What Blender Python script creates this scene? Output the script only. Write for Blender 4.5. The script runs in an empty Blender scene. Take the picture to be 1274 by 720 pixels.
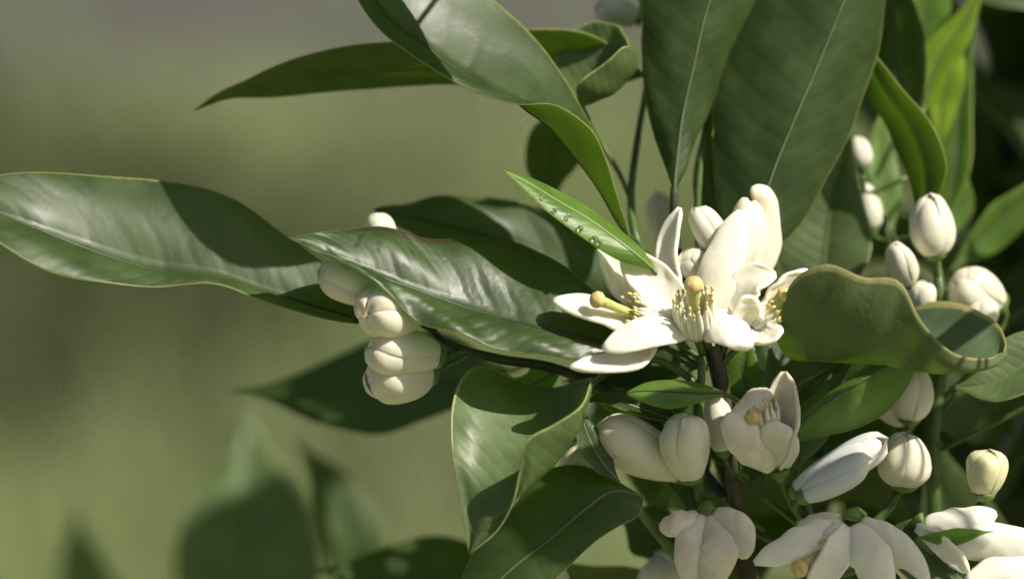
import bpy, math, random
import numpy as np
from mathutils import Vector, Matrix
random.seed(7)
scene = bpy.context.scene
R = math.radians

# ------------------------------------------------------------------ camera, sky, sun, exposure
PX = 0.00015            # metres per picture unit in the plane of focus
D = 0.80                # camera to plane of focus
PITCH = R(20)
CAM_H = 1.5
cd = bpy.data.cameras.new('camera'); cam = bpy.data.objects.new('camera', cd)
scene.collection.objects.link(cam); scene.camera = cam
cam.location = (0, 0, CAM_H); cam.rotation_euler = (R(90) - PITCH, 0, 0)
cd.sensor_width = 36; cd.lens = 36 * D / (1274 * PX)
cd.clip_start = 0.05; cd.clip_end = 600
cd.dof.use_dof = True; cd.dof.focus_distance = D - 0.0005; cd.dof.aperture_fstop = 5.8; cd.dof.aperture_blades = 0

RIGHT = np.array([1., 0, 0]); UP = np.array([0, math.sin(PITCH), math.cos(PITCH)])
BACK = np.array([0, -math.cos(PITCH), math.sin(PITCH)])      # towards the camera
CAMP = np.array([0, 0, CAM_H])
sun_c = np.array([0.60, 0.66, 0.46]); sun_c /= np.linalg.norm(sun_c)
SUN = sun_c[0] * RIGHT + sun_c[1] * UP + sun_c[2] * BACK

w = bpy.data.worlds.new('World'); scene.world = w; w.use_nodes = True
nt = w.node_tree; bg = nt.nodes['Background']
sky = nt.nodes.new('ShaderNodeTexSky'); sky.sky_type = 'NISHITA'; sky.sun_disc = False
sky.sun_elevation = math.asin(SUN[2]); sky.sun_rotation = math.atan2(SUN[0], SUN[1])
nt.links.new(sky.outputs[0], bg.inputs[0]); bg.inputs[1].default_value = 0.052; sky.dust_density = 4.0
sd = bpy.data.lights.new('sun', 'SUN'); sd.energy = 5.0; sd.angle = R(0.5); sd.color = (1, 0.94, 0.82)
so = bpy.data.objects.new('sun', sd); scene.collection.objects.link(so)
so.rotation_euler = Vector(SUN).to_track_quat('Z', 'Y').to_euler(); so.location = (2, -1, 4)
scene.view_settings.view_transform = 'Standard'; scene.view_settings.look = 'None'
scene.view_settings.exposure = 0.27; scene.view_settings.gamma = 1
scene.cycles.use_denoising = True
scene.cycles.max_bounces = 10; scene.cycles.transmission_bounces = 8

def at(p):
    """picture units (x right, y down, z towards the camera) -> world; true perspective"""
    p = np.asarray(p, float)
    d = D / PX - p[..., 2]; k = d / (D / PX)
    return CAMP + ((p[..., 0] - 637) * k * PX)[..., None] * RIGHT + ((360 - p[..., 1]) * k * PX)[..., None] * UP - (d * PX)[..., None] * BACK

# ------------------------------------------------------------------ materials
def new_mat(name):
    m = bpy.data.materials.new(name); m.use_nodes = True
    t = m.node_tree; b = t.nodes['Principled BSDF']
    return m, t, b
def node(t, kind, **kw):
    n = t.nodes.new(kind)
    for k, v in kw.items(): setattr(n, k, v)
    return n
def val(t, op, a, b=None, c=None):
    n = node(t, 'ShaderNodeMath', operation=op)
    for i, x in enumerate((a, b, c)):
        if x is None: continue
        if isinstance(x, (int, float)): n.inputs[i].default_value = x
        else: t.links.new(x, n.inputs[i])
    return n.outputs[0]
def mixc(t, f, a, b):
    n = node(t, 'ShaderNodeMix', data_type='RGBA')
    for sock, x in ((n.inputs[0], f), (n.inputs[6], a), (n.inputs[7], b)):
        if isinstance(x, (int, float)): sock.default_value = x
        elif isinstance(x, tuple): sock.default_value = (*x, 1)
        else: t.links.new(x, sock)
    return n.outputs[2]
def ramp(t, f, lo, hi):
    n = node(t, 'ShaderNodeMapRange'); n.interpolation_type = 'SMOOTHSTEP'
    t.links.new(f, n.inputs[0]); n.inputs[1].default_value = lo; n.inputs[2].default_value = hi
    return n.outputs[0]

def leaf_mat(name, col, vein, rim, trans, rough=0.38, tfac=0.35, spec=0.5, veins=15, bump=0.065, scars=False, coat=0.0, edge=0.968):
    m, t, b = new_mat(name)
    tc = node(t, 'ShaderNodeTexCoord'); sep = node(t, 'ShaderNodeSeparateXYZ'); t.links.new(tc.outputs['UV'], sep.inputs[0])
    u, v = sep.outputs[0], sep.outputs[1]
    a = val(t, 'MULTIPLY', val(t, 'ABSOLUTE', val(t, 'SUBTRACT', u, 0.5)), 2)
    n1 = node(t, 'ShaderNodeTexNoise'); n1.inputs['Scale'].default_value = 130; n1.inputs['Detail'].default_value = 3
    t.links.new(tc.outputs['Object'], n1.inputs['Vector'])
    n2 = node(t, 'ShaderNodeTexNoise'); n2.inputs['Scale'].default_value = 900; n2.inputs['Detail'].default_value = 2
    t.links.new(tc.outputs['Object'], n2.inputs['Vector'])
    # side veins run out from the midrib towards the tip
    side = val(t, 'MULTIPLY', val(t, 'GREATER_THAN', u, 0.5), 0.43)
    ph = val(t, 'ADD', val(t, 'MULTIPLY', val(t, 'SUBTRACT', v, val(t, 'MULTIPLY', val(t, 'POWER', a, 1.3), 0.13)), veins), side)
    ph = val(t, 'ADD', ph, val(t, 'MULTIPLY', n1.outputs[0], 0.7))
    tri = val(t, 'ABSOLUTE', val(t, 'SUBTRACT', val(t, 'FRACT', ph), 0.5))          # 0 on a vein .. 0.5 between
    line = val(t, 'SUBTRACT', 1.0, ramp(t, tri, 0.0, 0.10))
    line = val(t, 'MULTIPLY', line, val(t, 'SUBTRACT', 1.0, ramp(t, a, 0.6, 0.95)))
    c = mixc(t, ramp(t, n1.outputs[0], 0.3, 0.72), tuple(x * 0.78 for x in col), tuple(x * 1.25 for x in col))
    c = mixc(t, val(t, 'MULTIPLY', line, 0.16), c, vein)
    c = mixc(t, val(t, 'MULTIPLY', ramp(t, n2.outputs[0], 0.64, 0.74), 0.35), c, vein)            # pale oil glands and specks
    rm = ramp(t, val(t, 'ADD', a, val(t, 'MULTIPLY', val(t, 'SUBTRACT', n2.outputs[0], 0.5), 0.03)), edge, edge + 0.02)
    c = mixc(t, rm, c, rim)
    if scars:
        # brown corky upper margin and a few dark scratches near the tip
        up = val(t, 'MULTIPLY', ramp(t, val(t, 'ADD', val(t, 'SUBTRACT', 0.5, u), val(t, 'MULTIPLY', val(t, 'SUBTRACT', n1.outputs[0], 0.5), 0.05)), 0.425, 0.450), ramp(t, v, 0.30, 0.40))
        up = val(t, 'MULTIPLY', up, val(t, 'SUBTRACT', 1.0, ramp(t, v, 0.78, 0.86)))
        c = mixc(t, val(t, 'MULTIPLY', up, 0.95), c, (0.040, 0.022, 0.012))
        for v0, u0, u1, sl in ((0.795, 0.10, 0.30, 0.10), (0.745, 0.18, 0.33, 0.06), (0.70, 0.22, 0.34, 0.05), (0.655, 0.16, 0.30, -0.10), (0.83, 0.50, 0.58, 0.5), (0.76, 0.44, 0.56, 0.5)):
            dv = val(t, 'ABSOLUTE', val(t, 'SUBTRACT', val(t, 'SUBTRACT', v, val(t, 'MULTIPLY', val(t, 'SUBTRACT', u, u0), sl)), val(t, 'ADD', v0 - 0.006, val(t, 'MULTIPLY', n2.outputs[0], 0.012))))
            s = val(t, 'SUBTRACT', 1.0, ramp(t, dv, 0.005, 0.010))
            s = val(t, 'MULTIPLY', s, val(t, 'MULTIPLY', ramp(t, u, u0, u0 + 0.04), val(t, 'SUBTRACT', 1.0, ramp(t, u, u1 - 0.04, u1))))
            c = mixc(t, val(t, 'MULTIPLY', s, 0.95), c, (0.02, 0.013, 0.006))
    t.links.new(c, b.inputs['Base Color'])
    rr = node(t, 'ShaderNodeMapRange'); t.links.new(n1.outputs[0], rr.inputs[0]); rr.inputs[1].default_value = 0.3; rr.inputs[2].default_value = 0.7
    rr.inputs[3].default_value = rough - 0.07; rr.inputs[4].default_value = rough + 0.09
    t.links.new(rr.outputs[0], b.inputs['Roughness'])
    b.inputs['Specular IOR Level'].default_value = spec
    b.inputs['Coat Weight'].default_value = coat; b.inputs['Coat Roughness'].default_value = 0.33
    h = val(t, 'ADD', val(t, 'MULTIPLY', ramp(t, tri, 0.0, 0.32), 1.0), val(t, 'MULTIPLY', n2.outputs[0], 0.45))
    h = val(t, 'ADD', h, val(t, 'MULTIPLY', n1.outputs[0], 1.2))
    bp = node(t, 'ShaderNodeBump'); bp.inputs['Strength'].default_value = bump; bp.inputs['Distance'].default_value = 0.0012
    t.links.new(h, bp.inputs['Height']); t.links.new(bp.outputs[0], b.inputs['Normal'])
    tr = node(t, 'ShaderNodeBsdfTranslucent'); t.links.new(mixc(t, rm, trans, (0.85, 0.85, 0.35)), tr.inputs[0]); t.links.new(bp.outputs[0], tr.inputs['Normal'])
    mx = node(t, 'ShaderNodeMixShader'); mx.inputs[0].default_value = tfac
    t.links.new(b.outputs[0], mx.inputs[1]); t.links.new(tr.outputs[0], mx.inputs[2])
    t.links.new(mx.outputs[0], t.nodes['Material Output'].inputs[0])
    return m

RIM = (0.26, 0.28, 0.11)
TR = (0.50, 0.74, 0.08)
MATURE = (leaf_mat('leaf_mature_top', (0.043, 0.066, 0.022), (0.066, 0.10, 0.04), RIM, TR, rough=0.45, coat=0.15, spec=0.42),
          leaf_mat('leaf_mature_under', (0.085, 0.115, 0.032), (0.11, 0.145, 0.055), RIM, TR, rough=0.6, spec=0.3, bump=0.2))
SCARRED = (leaf_mat('leaf_scarred_top', (0.043, 0.070, 0.023), (0.06, 0.10, 0.04), RIM, TR, rough=0.42, coat=0.16, scars=True, edge=0.97, bump=0.12), MATURE[1])
PALE = (leaf_mat('leaf_pale_top', (0.130, 0.175, 0.075), (0.15, 0.19, 0.09), (0.42, 0.44, 0.20), TR, rough=0.42, coat=0.1, bump=0.08),
        leaf_mat('leaf_pale_under', (0.120, 0.165, 0.060), (0.15, 0.19, 0.08), (0.42, 0.44, 0.20), TR, rough=0.55, spec=0.35))
YOUNG = (leaf_mat('leaf_young_top', (0.13, 0.215, 0.042), (0.19, 0.28, 0.08), (0.38, 0.46, 0.14), (0.55, 0.85, 0.10), rough=0.42, coat=0.08, tfac=0.4),
         leaf_mat('leaf_young_under', (0.13, 0.24, 0.045), (0.18, 0.30, 0.07), (0.38, 0.46, 0.14), (0.55, 0.9, 0.08), rough=0.5, tfac=0.4))
LIME = (leaf_mat('leaf_lime_top', (0.22, 0.34, 0.030), (0.26, 0.38, 0.07), (0.36, 0.42, 0.10), (0.8, 0.95, 0.05), rough=0.4, tfac=0.45),
        leaf_mat('leaf_lime_under', (0.24, 0.36, 0.045), (0.26, 0.38, 0.07), (0.36, 0.42, 0.10), (0.8, 0.95, 0.05), rough=0.5, tfac=0.45))

def simple(name, col, rough=0.5, sss=0.0, radius=(1, 1, 1), scale=0.001, var=0.15, nscale=300, bump=0.1, spec=0.5):
    m, t, b = new_mat(name)
    tc = node(t, 'ShaderNodeTexCoord'); n = node(t, 'ShaderNodeTexNoise'); n.inputs['Scale'].default_value = nscale; n.inputs['Detail'].default_value = 4
    t.links.new(tc.outputs['Object'], n.inputs['Vector'])
    c = mixc(t, ramp(t, n.outputs[0], 0.3, 0.7), tuple(x * (1 - var) for x in col), tuple(min(1, x * (1 + var * 0.6)) for x in col))
    t.links.new(c, b.inputs['Base Color']); b.inputs['Roughness'].default_value = rough
    b.inputs['Subsurface Weight'].default_value = sss; b.inputs['Subsurface Radius'].default_value = radius; b.inputs['Subsurface Scale'].default_value = scale
    b.inputs['Specular IOR Level'].default_value = spec
    bp = node(t, 'ShaderNodeBump'); bp.inputs['Strength'].default_value = bump; bp.inputs['Distance'].default_value = 0.0006
    t.links.new(n.outputs[0], bp.inputs['Height']); t.links.new(bp.outputs[0], b.inputs['Normal'])
    return m
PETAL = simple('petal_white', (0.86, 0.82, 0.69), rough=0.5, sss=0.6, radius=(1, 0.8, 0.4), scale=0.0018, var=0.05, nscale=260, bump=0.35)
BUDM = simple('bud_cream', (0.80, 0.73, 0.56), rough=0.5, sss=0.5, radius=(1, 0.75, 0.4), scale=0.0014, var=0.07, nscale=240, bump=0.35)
CREAM_SHADE = simple('petal_cream_shade', (0.76, 0.70, 0.55), rough=0.5, sss=0.5, radius=(1, 0.75, 0.4), scale=0.0014, var=0.14, nscale=220, bump=0.5)  # cream petals, tone deepened to stand for shade on the low blossoms
BUDY = simple('bud_yellow', (0.76, 0.69, 0.40), rough=0.5, sss=0.5, radius=(1, 0.85, 0.35), scale=0.0014, var=0.1, nscale=240, bump=0.35)
ANTHER = simple('anther_yellow', (0.74, 0.62, 0.26), rough=0.7, var=0.3, nscale=2500, bump=0.5)
FILAMENT = simple('filament_white', (0.78, 0.77, 0.62), rough=0.45, sss=0.4, radius=(1, .8, .45), scale=0.0006, var=0.05)
STIGMA = simple('stigma_tan', (0.72, 0.54, 0.22), rough=0.55, sss=0.3, radius=(1, .6, .2), scale=0.0008, var=0.2, nscale=1200, bump=0.4)
STYLE = simple('style_green', (0.50, 0.52, 0.16), rough=0.45, sss=0.3, radius=(1, .9, .3), scale=0.0008)
CALYX = simple('calyx_green', (0.13, 0.21, 0.040), rough=0.45, var=0.25)
STEMG = simple('stem_green', (0.075, 0.13, 0.028), rough=0.42, var=0.3, nscale=400)
STEMD = simple('stem_dark', (0.045, 0.055, 0.024), rough=0.55, var=0.4, nscale=500, bump=0.5)
MIDD = simple('midrib_dark', (0.022, 0.036, 0.012), rough=0.4)
MIDP = simple('midrib_pale', (0.10, 0.145, 0.050), rough=0.45)
BARK = simple('bark', (0.11, 0.085, 0.058), rough=0.85, var=0.5, nscale=60, bump=0.8)
mw, tw, bw = new_mat('water'); bw.inputs['Base Color'].default_value = (1, 1, 1, 1); bw.inputs['Transmission Weight'].default_value = 1.0
bw.inputs['IOR'].default_value = 1.33; bw.inputs['Roughness'].default_value = 0.02
WATER = mw

# ------------------------------------------------------------------ object helpers
def link(o, parent=None):
    scene.collection.objects.link(o)
    if parent is not None: o.parent = parent
    return o
def empty(name, loc, parent=None):
    o = bpy.data.objects.new(name, None); o.empty_display_size = 0.004
    o['_w'] = [float(x) for x in loc]
    pw = np.array(parent['_w']) if parent is not None else np.zeros(3)
    o.location = np.asarray(loc) - pw
    return link(o, parent)
def mesh_obj(name, verts, faces, mats, parent=None, origin=None, fmat=None, uvs=None, smooth=True):
    verts = np.asarray(verts, float)
    if origin is None: origin = verts[0]
    me = bpy.data.meshes.new(name); me.from_pydata((verts - origin).tolist(), [], faces)
    for m in mats: me.materials.append(m)
    if fmat is not None: me.polygons.foreach_set('material_index', fmat)
    if smooth: me.polygons.foreach_set('use_smooth', [True] * len(faces))
    if uvs is not None:
        ul = me.uv_layers.new(name='UVMap')
        idx = np.empty(len(me.loops), int); me.loops.foreach_get('vertex_index', idx)
        ul.data.foreach_set('uv', np.asarray(uvs, float)[idx].ravel())
    me.update()
    o = bpy.data.objects.new(name, me); o['_w'] = [float(x) for x in origin]
    pw = np.array(parent['_w']) if parent is not None else np.zeros(3)
    o.location = np.asarray(origin) - pw
    return link(o, parent)

def catmull(P, n, t=None):
    P = np.asarray(P, float); k = len(P)
    s = np.linspace(0, k - 1, n) if t is None else np.asarray(t) * (k - 1)
    out = np.empty((len(s),) + P.shape[1:])
    Q = np.concatenate([[2 * P[0] - P[1]], P, [2 * P[-1] - P[-2]]])
    for j, x in enumerate(s):
        i = min(int(x), k - 2); f = x - i
        a, b, c, d = Q[i], Q[i + 1], Q[i + 2], Q[i + 3]
        out[j] = 0.5 * (2 * b + (c - a) * f + (2 * a - 5 * b + 4 * c - d) * f * f + (3 * b - a - 3 * c + d) * f ** 3)
    return out
def unit(v): return v / (np.linalg.norm(v, axis=-1, keepdims=True) + 1e-15)

USIDE = np.array([0, .12, .28, .46, .64, .80, .92, .965, 1.0])
def sheet(name, st, mats, parent, thick=2.4, bulge=0.0, ripple=0.0, rk=3.0, ph=0.0, ref=(0.5, 0.5), face=1, n=34, lump=0.0, pinch=0.5, curved=False, origin=None):
    """a thin curved blade lofted through stations; each station is [left edge, (middle points), right edge] in picture units"""
    S = np.array([[p for p in s] if not isinstance(s[0], (int, float)) else None for s in st], float) if all(not isinstance(s[0], (int, float)) for s in st) else None
    if S is None:
        k = max(len(s) for s in st if not isinstance(s[0], (int, float)))
        S = np.array([([s] * k if isinstance(s[0], (int, float)) else s) for s in st], float)
    k = S.shape[1]
    G = catmull(at(S), n)                                  # n x k x 3 world
    tv = np.linspace(0, 1, n)
    if k == 3 and not curved:
        L, M, Rr = G[:, 0], G[:, 1], G[:, 2]
        us = np.concatenate([-USIDE[::-1], USIDE[1:]])
        X = np.empty((n, len(us), 3))
        for j, u in enumerate(us):
            X[:, j] = M + abs(u) * ((L if u < 0 else Rr) - M)
    else:
        us = np.concatenate([-USIDE[::-1], USIDE[1:]])
        X = np.stack([catmull(G[i], 0, (us + 1) / 2) for i in range(n)])
    m = len(us)
    def normals(X):
        dv = np.gradient(X, axis=0); du = np.gradient(X, axis=1)
        return unit(np.cross(du, dv))
    N = normals(X)
    i, j = int(ref[0] * (n - 1)), int(ref[1] * (m - 1))
    sg = np.sign(np.dot(N[i, j], CAMP - X[i, j])) * face
    N *= sg
    # smooth normals across so that bulges do not tear the blade at the midrib
    Ns = N.copy()
    for _ in range(2):
        Ns[:, 1:-1] = unit(Ns[:, :-2] + Ns[:, 1:-1] + Ns[:, 2:])
        Ns[1:-1] = unit(Ns[:-2] + Ns[1:-1] + Ns[2:])
    au = np.abs(us); wv = np.sin(np.pi * np.clip(tv, 0, 1)) ** 0.6
    disp = bulge * 4 * au * (1 - au) * wv[:, None]
    disp = disp + ripple * (au ** 2) * wv[:, None] * np.sin(2 * np.pi * (rk * tv[:, None]) + ph + np.where(us < 0, 1.9, 0)[None] )
    if lump:
        disp = disp + lump * wv[:, None] * (np.sin(17 * tv[:, None] + 3 * us[None] + ph) * np.sin(5 * us[None] + 7 * tv[:, None] + ph * 2)) * np.minimum(1, 2.5 * au)[None]
    X = X + Ns * disp[..., None] * PX
    N = normals(X) * sg
    th = thick * PX / 2 * (pinch + (1 - pinch) * np.sqrt(np.clip(1 - au ** 4, 0, 1)))[None, :] * np.clip(np.minimum(tv * 12 + .5, (1 - tv) * 12 + .35), 0, 1)[:, None]
    A = X + N * th[..., None]; B = X - N * th[..., None]
    verts = np.concatenate([A.reshape(-1, 3), B.reshape(-1, 3)])
    uv = np.stack([np.broadcast_to((us + 1) / 2, (n, m)), np.broadcast_to(tv[:, None], (n, m))], -1).reshape(-1, 2)
    faces, fm = [], []
    o = n * m
    def q(a, b, c, d, mi):
        faces.append((a, b, c, d) if sg > 0 else (d, c, b, a)); fm.append(mi)
    for a in range(n - 1):
        for b in range(m - 1):
            p = a * m + b
            q(p, p + 1, p + m + 1, p + m, 0)
            q(o + p + m, o + p + m + 1, o + p + 1, o + p, 1)
        p = a * m
        q(p, p + m, o + p + m, o + p, 1); p += m - 1
        q(p + m, p, o + p, o + p + m, 1)
    for b in range(m - 1):
        q(b + 1, b, o + b, o + b + 1, 1); p = (n - 1) * m + b
        q(p, p + 1, o + p + 1, o + p, 1)
    mats = mats if len(mats) == 2 else (mats[0], mats[0])
    ob = mesh_obj(name, verts, faces, mats, parent, X[0, m // 2] if origin is None else origin, fm, np.concatenate([uv, uv]))
    return ob, X, N

def tube_geo(P, rad, seg=8):
    P = np.asarray(P, float); n = len(P); rad = np.broadcast_to(rad, (n,))
    T = unit(np.gradient(P, axis=0))
    a = np.cross(T, [0.31, 0.52, 0.79]); a = unit(a); b = np.cross(T, a)
    ang = np.linspace(0, 2 * np.pi, seg, endpoint=False)
    V = P[:, None] + rad[:, None, None] * (np.cos(ang)[None, :, None] * a[:, None] + np.sin(ang)[None, :, None] * b[:, None])
    f = [(i * seg + j, i * seg + (j + 1) % seg, (i + 1) * seg + (j + 1) % seg, (i + 1) * seg + j) for i in range(n - 1) for j in range(seg)]
    f.append(tuple(range(seg))[::-1]); f.append(tuple((n - 1) * seg + j for j in range(seg)))
    return V.reshape(-1, 3), f
def tube(name, pts, rad, mat, parent, n=14, seg=8, world=False, origin=None):
    P = np.asarray(pts, float)
    if not world: P = at(P)
    C = catmull(P, n) if len(P) > 2 or n > 2 else P
    rr = np.interp(np.linspace(0, 1, n), np.linspace(0, 1, len(np.atleast_1d(rad))), np.atleast_1d(rad)) * PX
    V, f = tube_geo(C, rr, seg)
    return mesh_obj(name, V, f, [mat], parent, C[0] if origin is None else origin)

def leaf(parent, st, mats=MATURE, mid=None, midr=2.6, stalk=None, stalk_r=(4, 3.2), label=None, **kw):
    ob, X, N = sheet('leaf', st, mats, parent, **kw)
    c = X.shape[1] // 2
    if mid is not None:
        n = len(X); rr = np.linspace(midr, 1.1, n) * PX
        V, f = tube_geo(X[:, c] + N[:, c] * 0.9 * PX, rr, 8)
        mesh_obj('midrib', V, f, [mid], ob, X[0, c])
    if stalk is not None:
        b = X[1, c]
        pts = [b] + [at(np.array(p, float)) for p in stalk]
        tube('petiole', pts, stalk_r, STEMG, ob, world=True, n=10)
    if label: ob['label'] = label
    return ob

LEAFW = [0.03, 0.30, 0.66, 0.92, 1.0, 0.93, 0.74, 0.44, 0.15, 0.015]
PETW = [0.42, 0.62, 0.82, 0.95, 1.0, 1.0, 0.95, 0.84, 0.62, 0.16]
def blade(mids, width, roll=0.0, fold=0.12, prof=LEAFW, twist=0.0, cup=0.0):
    """stations for a blade along a bent axis: width in picture units, roll about the axis (0 = faces the camera)"""
    n = len(prof); C = catmull(np.array(mids, float), n)
    T = unit(np.gradient(C, axis=0)); out = []
    for i in range(n):
        s = np.cross(T[i], [0, 0, 1.0]); s = s / (np.linalg.norm(s) + 1e-9); nn = np.cross(s, T[i])
        if nn[2] < 0: nn = -nn
        a = R(roll + twist * i / (n - 1)); s2 = s * math.cos(a) + nn * math.sin(a); n2 = -s * math.sin(a) + nn * math.cos(a)
        h = width / 2 * prof[i]
        if cup:
            out.append([C[i] - s2 * h + n2 * h * cup, C[i] - s2 * h * .62 + n2 * h * cup * .30, C[i], C[i] + s2 * h * .62 + n2 * h * cup * .30, C[i] + s2 * h + n2 * h * cup])
        else:
            out.append([C[i] - s2 * h + n2 * h * fold, C[i], C[i] + s2 * h + n2 * h * fold])
    return [[tuple(p) for p in s] for s in out]
def gleaf(parent, mids, width, roll=0.0, fold=0.15, twist=0.0, mats=MATURE, **kw):
    kw.setdefault('bulge', width * 0.03); kw.setdefault('ripple', width * 0.02); kw.setdefault('mid', MIDP); kw.setdefault('n', 26)
    kw.setdefault('lump', width * 0.012); kw.setdefault('ph', random.uniform(0, 6))
    return leaf(parent, blade(mids, width, roll, fold, LEAFW, twist), mats, **kw)
def petal(parent, mids, width, roll=0.0, cup=0.35, twist=0.0, mat=None, thick=6.5, prof=PETW, face=1, **kw):
    kw.setdefault('ripple', 1.6); kw.setdefault('ph', random.uniform(0, 6)); kw.setdefault('lump', 1.3)
    return sheet('petal', blade(mids, width, roll, 0, prof, twist, cup), [mat or PETAL], parent, thick=thick, n=22, pinch=0.62, curved=True, face=face, **kw)[0]

def ball_geo(c, r, axis=None, squash=1.0, seg=10, rings=7):
    V, f = [], []
    ax = np.array([0, 0, 1.]) if axis is None else unit(np.asarray(axis, float))
    a = unit(np.cross(ax, [0.3, 0.5, 0.8])); b = np.cross(ax, a)
    for i in range(rings + 1):
        th = math.pi * i / rings
        for j in range(seg):
            p = 2 * math.pi * j / seg
            V.append(c + r * (math.sin(th) * (math.cos(p) * a + math.sin(p) * b) + squash * math.cos(th) * ax))
    for i in range(rings):
        for j in range(seg):
            f.append((i * seg + j, (i + 1) * seg + j, (i + 1) * seg + (j + 1) % seg, i * seg + (j + 1) % seg))
    return np.array(V), f

def lathe(name, base, axis, prof, mat, parent, seg=14):
    """prof: list of (distance along the axis, radius) in picture units; base in world"""
    ax = unit(np.asarray(axis, float)); a = unit(np.cross(ax, [0.3, 0.5, 0.8])); b = np.cross(ax, a)
    V = [base + PX * (d * ax + r * (math.cos(t) * a + math.sin(t) * b)) for d, r in prof for t in np.linspace(0, 2 * math.pi, seg, endpoint=False)]
    n = len(prof)
    f = [(i * seg + j, i * seg + (j + 1) % seg, (i + 1) * seg + (j + 1) % seg, (i + 1) * seg + j) for i in range(n - 1) for j in range(seg)]
    f.append(tuple(range(seg))[::-1]); f.append(tuple((n - 1) * seg + j for j in range(seg)))
    return mesh_obj(name, V, f, [mat], parent, base)

BUDP = [(0, .46), (.07, .60), (.2, .80), (.35, .93), (.5, 1.0), (.63, 1.02), (.75, .98), (.85, .87), (.93, .66), (.98, .38), (1.0, .03)]
EGGP = [(0, .52), (.07, .74), (.2, .96), (.35, 1.03), (.5, 1.0), (.63, .91), (.75, .77), (.85, .61), (.93, .44), (.98, .26), (1.0, .03)]
def bud(parent, base, tip, width, stalk=None, npet=4, mat=None, label=None, seed=0, openness=0.0, egg=False):
    """closed blossom bud: overlapping fleshy petals, calyx cup, stalk"""
    rnd = random.Random(seed * 31 + int(base[0]))
    mat = mat or BUDM
    B, Tp = at(np.array(base, float)), at(np.array(tip, float))
    ax = Tp - B; Ln = np.linalg.norm(ax); ax = ax / Ln
    e = empty('flower_bud', B, parent)
    if label: e['label'] = label
    view = unit(CAMP - B); a = unit(np.cross(ax, view)); b = np.cross(a, ax)   # b roughly to the camera
    rr = width / 2 * PX; off = rnd.uniform(0, 6.28)
    bend = (a * rnd.uniform(-1, 1) + b * rnd.uniform(-1, 1)) * rr * 0.30
    nv, nu = 18, 15; PR = EGGP if egg else BUDP
    for k in range(npet):
        span = 2 * math.pi / npet * 1.42; c0 = off + 2 * math.pi * k / npet
        Vo = []; long_ = 1.0 + rnd.uniform(-0.07, 0.06); wob = rnd.uniform(0, 6.28); fat = rnd.uniform(.02, .12)
        for sgn in (1, -1):
            for i in range(nv):
                v = i / (nv - 1)
                r0 = np.interp(v, [p[0] for p in PR], [p[1] for p in PR])
                for j in range(nu):
                    u = j / (nu - 1) * 2 - 1
                    t = c0 + u * span / 2 * (1 - 0.25 * v ** 3)
                    lift = (1 - v ** 8) * (0.05 + 0.05 * u) + openness * v * v - 0.10 * abs(u) ** 2.5 * (0.4 + v) * (1 - v ** 6) + 0.035 * math.sin(5 * v + 2 * u + wob) * (1 - v ** 6)        # one edge lies over its neighbour
                    cr = (0.05 + fat * v * v) * (1 - u * u)                      # each petal is a little keeled
                    r = rr * (r0 + lift + cr) - (0 if sgn > 0 else rr * 0.10)
                    r = max(r, rr * 0.02)
                    hook = 0.02 * Ln * (v > 0.9) * (1 - abs(u)) * (v - 0.9) * 10
                    Vo.append(B + ax * (v * Ln * long_ - hook * 0.4 + (0 if sgn > 0 else -0.02 * Ln * v)) + bend * v * v + r * (math.cos(t) * a + math.sin(t) * b))
        f = []; o = nv * nu
        for i in range(nv - 1):
            for j in range(nu - 1):
                p = i * nu + j
                f.append((p, p + 1, p + nu + 1, p + nu)); f.append((o + p + nu, o + p + nu + 1, o + p + 1, o + p))
            p = i * nu; f.append((p, p + nu, o + p + nu, o + p)); p += nu - 1; f.append((p + nu, p, o + p, o + p + nu))
        for j in range(nu - 1):
            f.append((j + 1, j, o + j, o + j + 1)); p = (nv - 1) * nu + j; f.append((p, p + 1, o + p + 1, o + p))
        mesh_obj('petal', Vo, f, [mat], e, B)
    lathe('petal', B, ax + bend * .6 / Ln, [(q * Ln / PX * .97, r * width / 2 * (.93 if q < .9 else 1.0)) for q, r in PR], mat, e, 16)       # the innermost petals
    cw = width * 0.30
    lathe('calyx', B - ax * 10 * PX, ax, [(0, 3.5), (2, cw * .6), (6, cw * .95), (10, cw * 1.04), (13, cw * 1.12), (13.5, cw * 0.8)], CALYX, e)
    if stalk:
        tube('stalk', [B - ax * 9 * PX] + [at(np.array(p, float)) for p in stalk], (3.6, 3.2, 3.6), STEMG, e, world=True, n=10)
    return e

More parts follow.
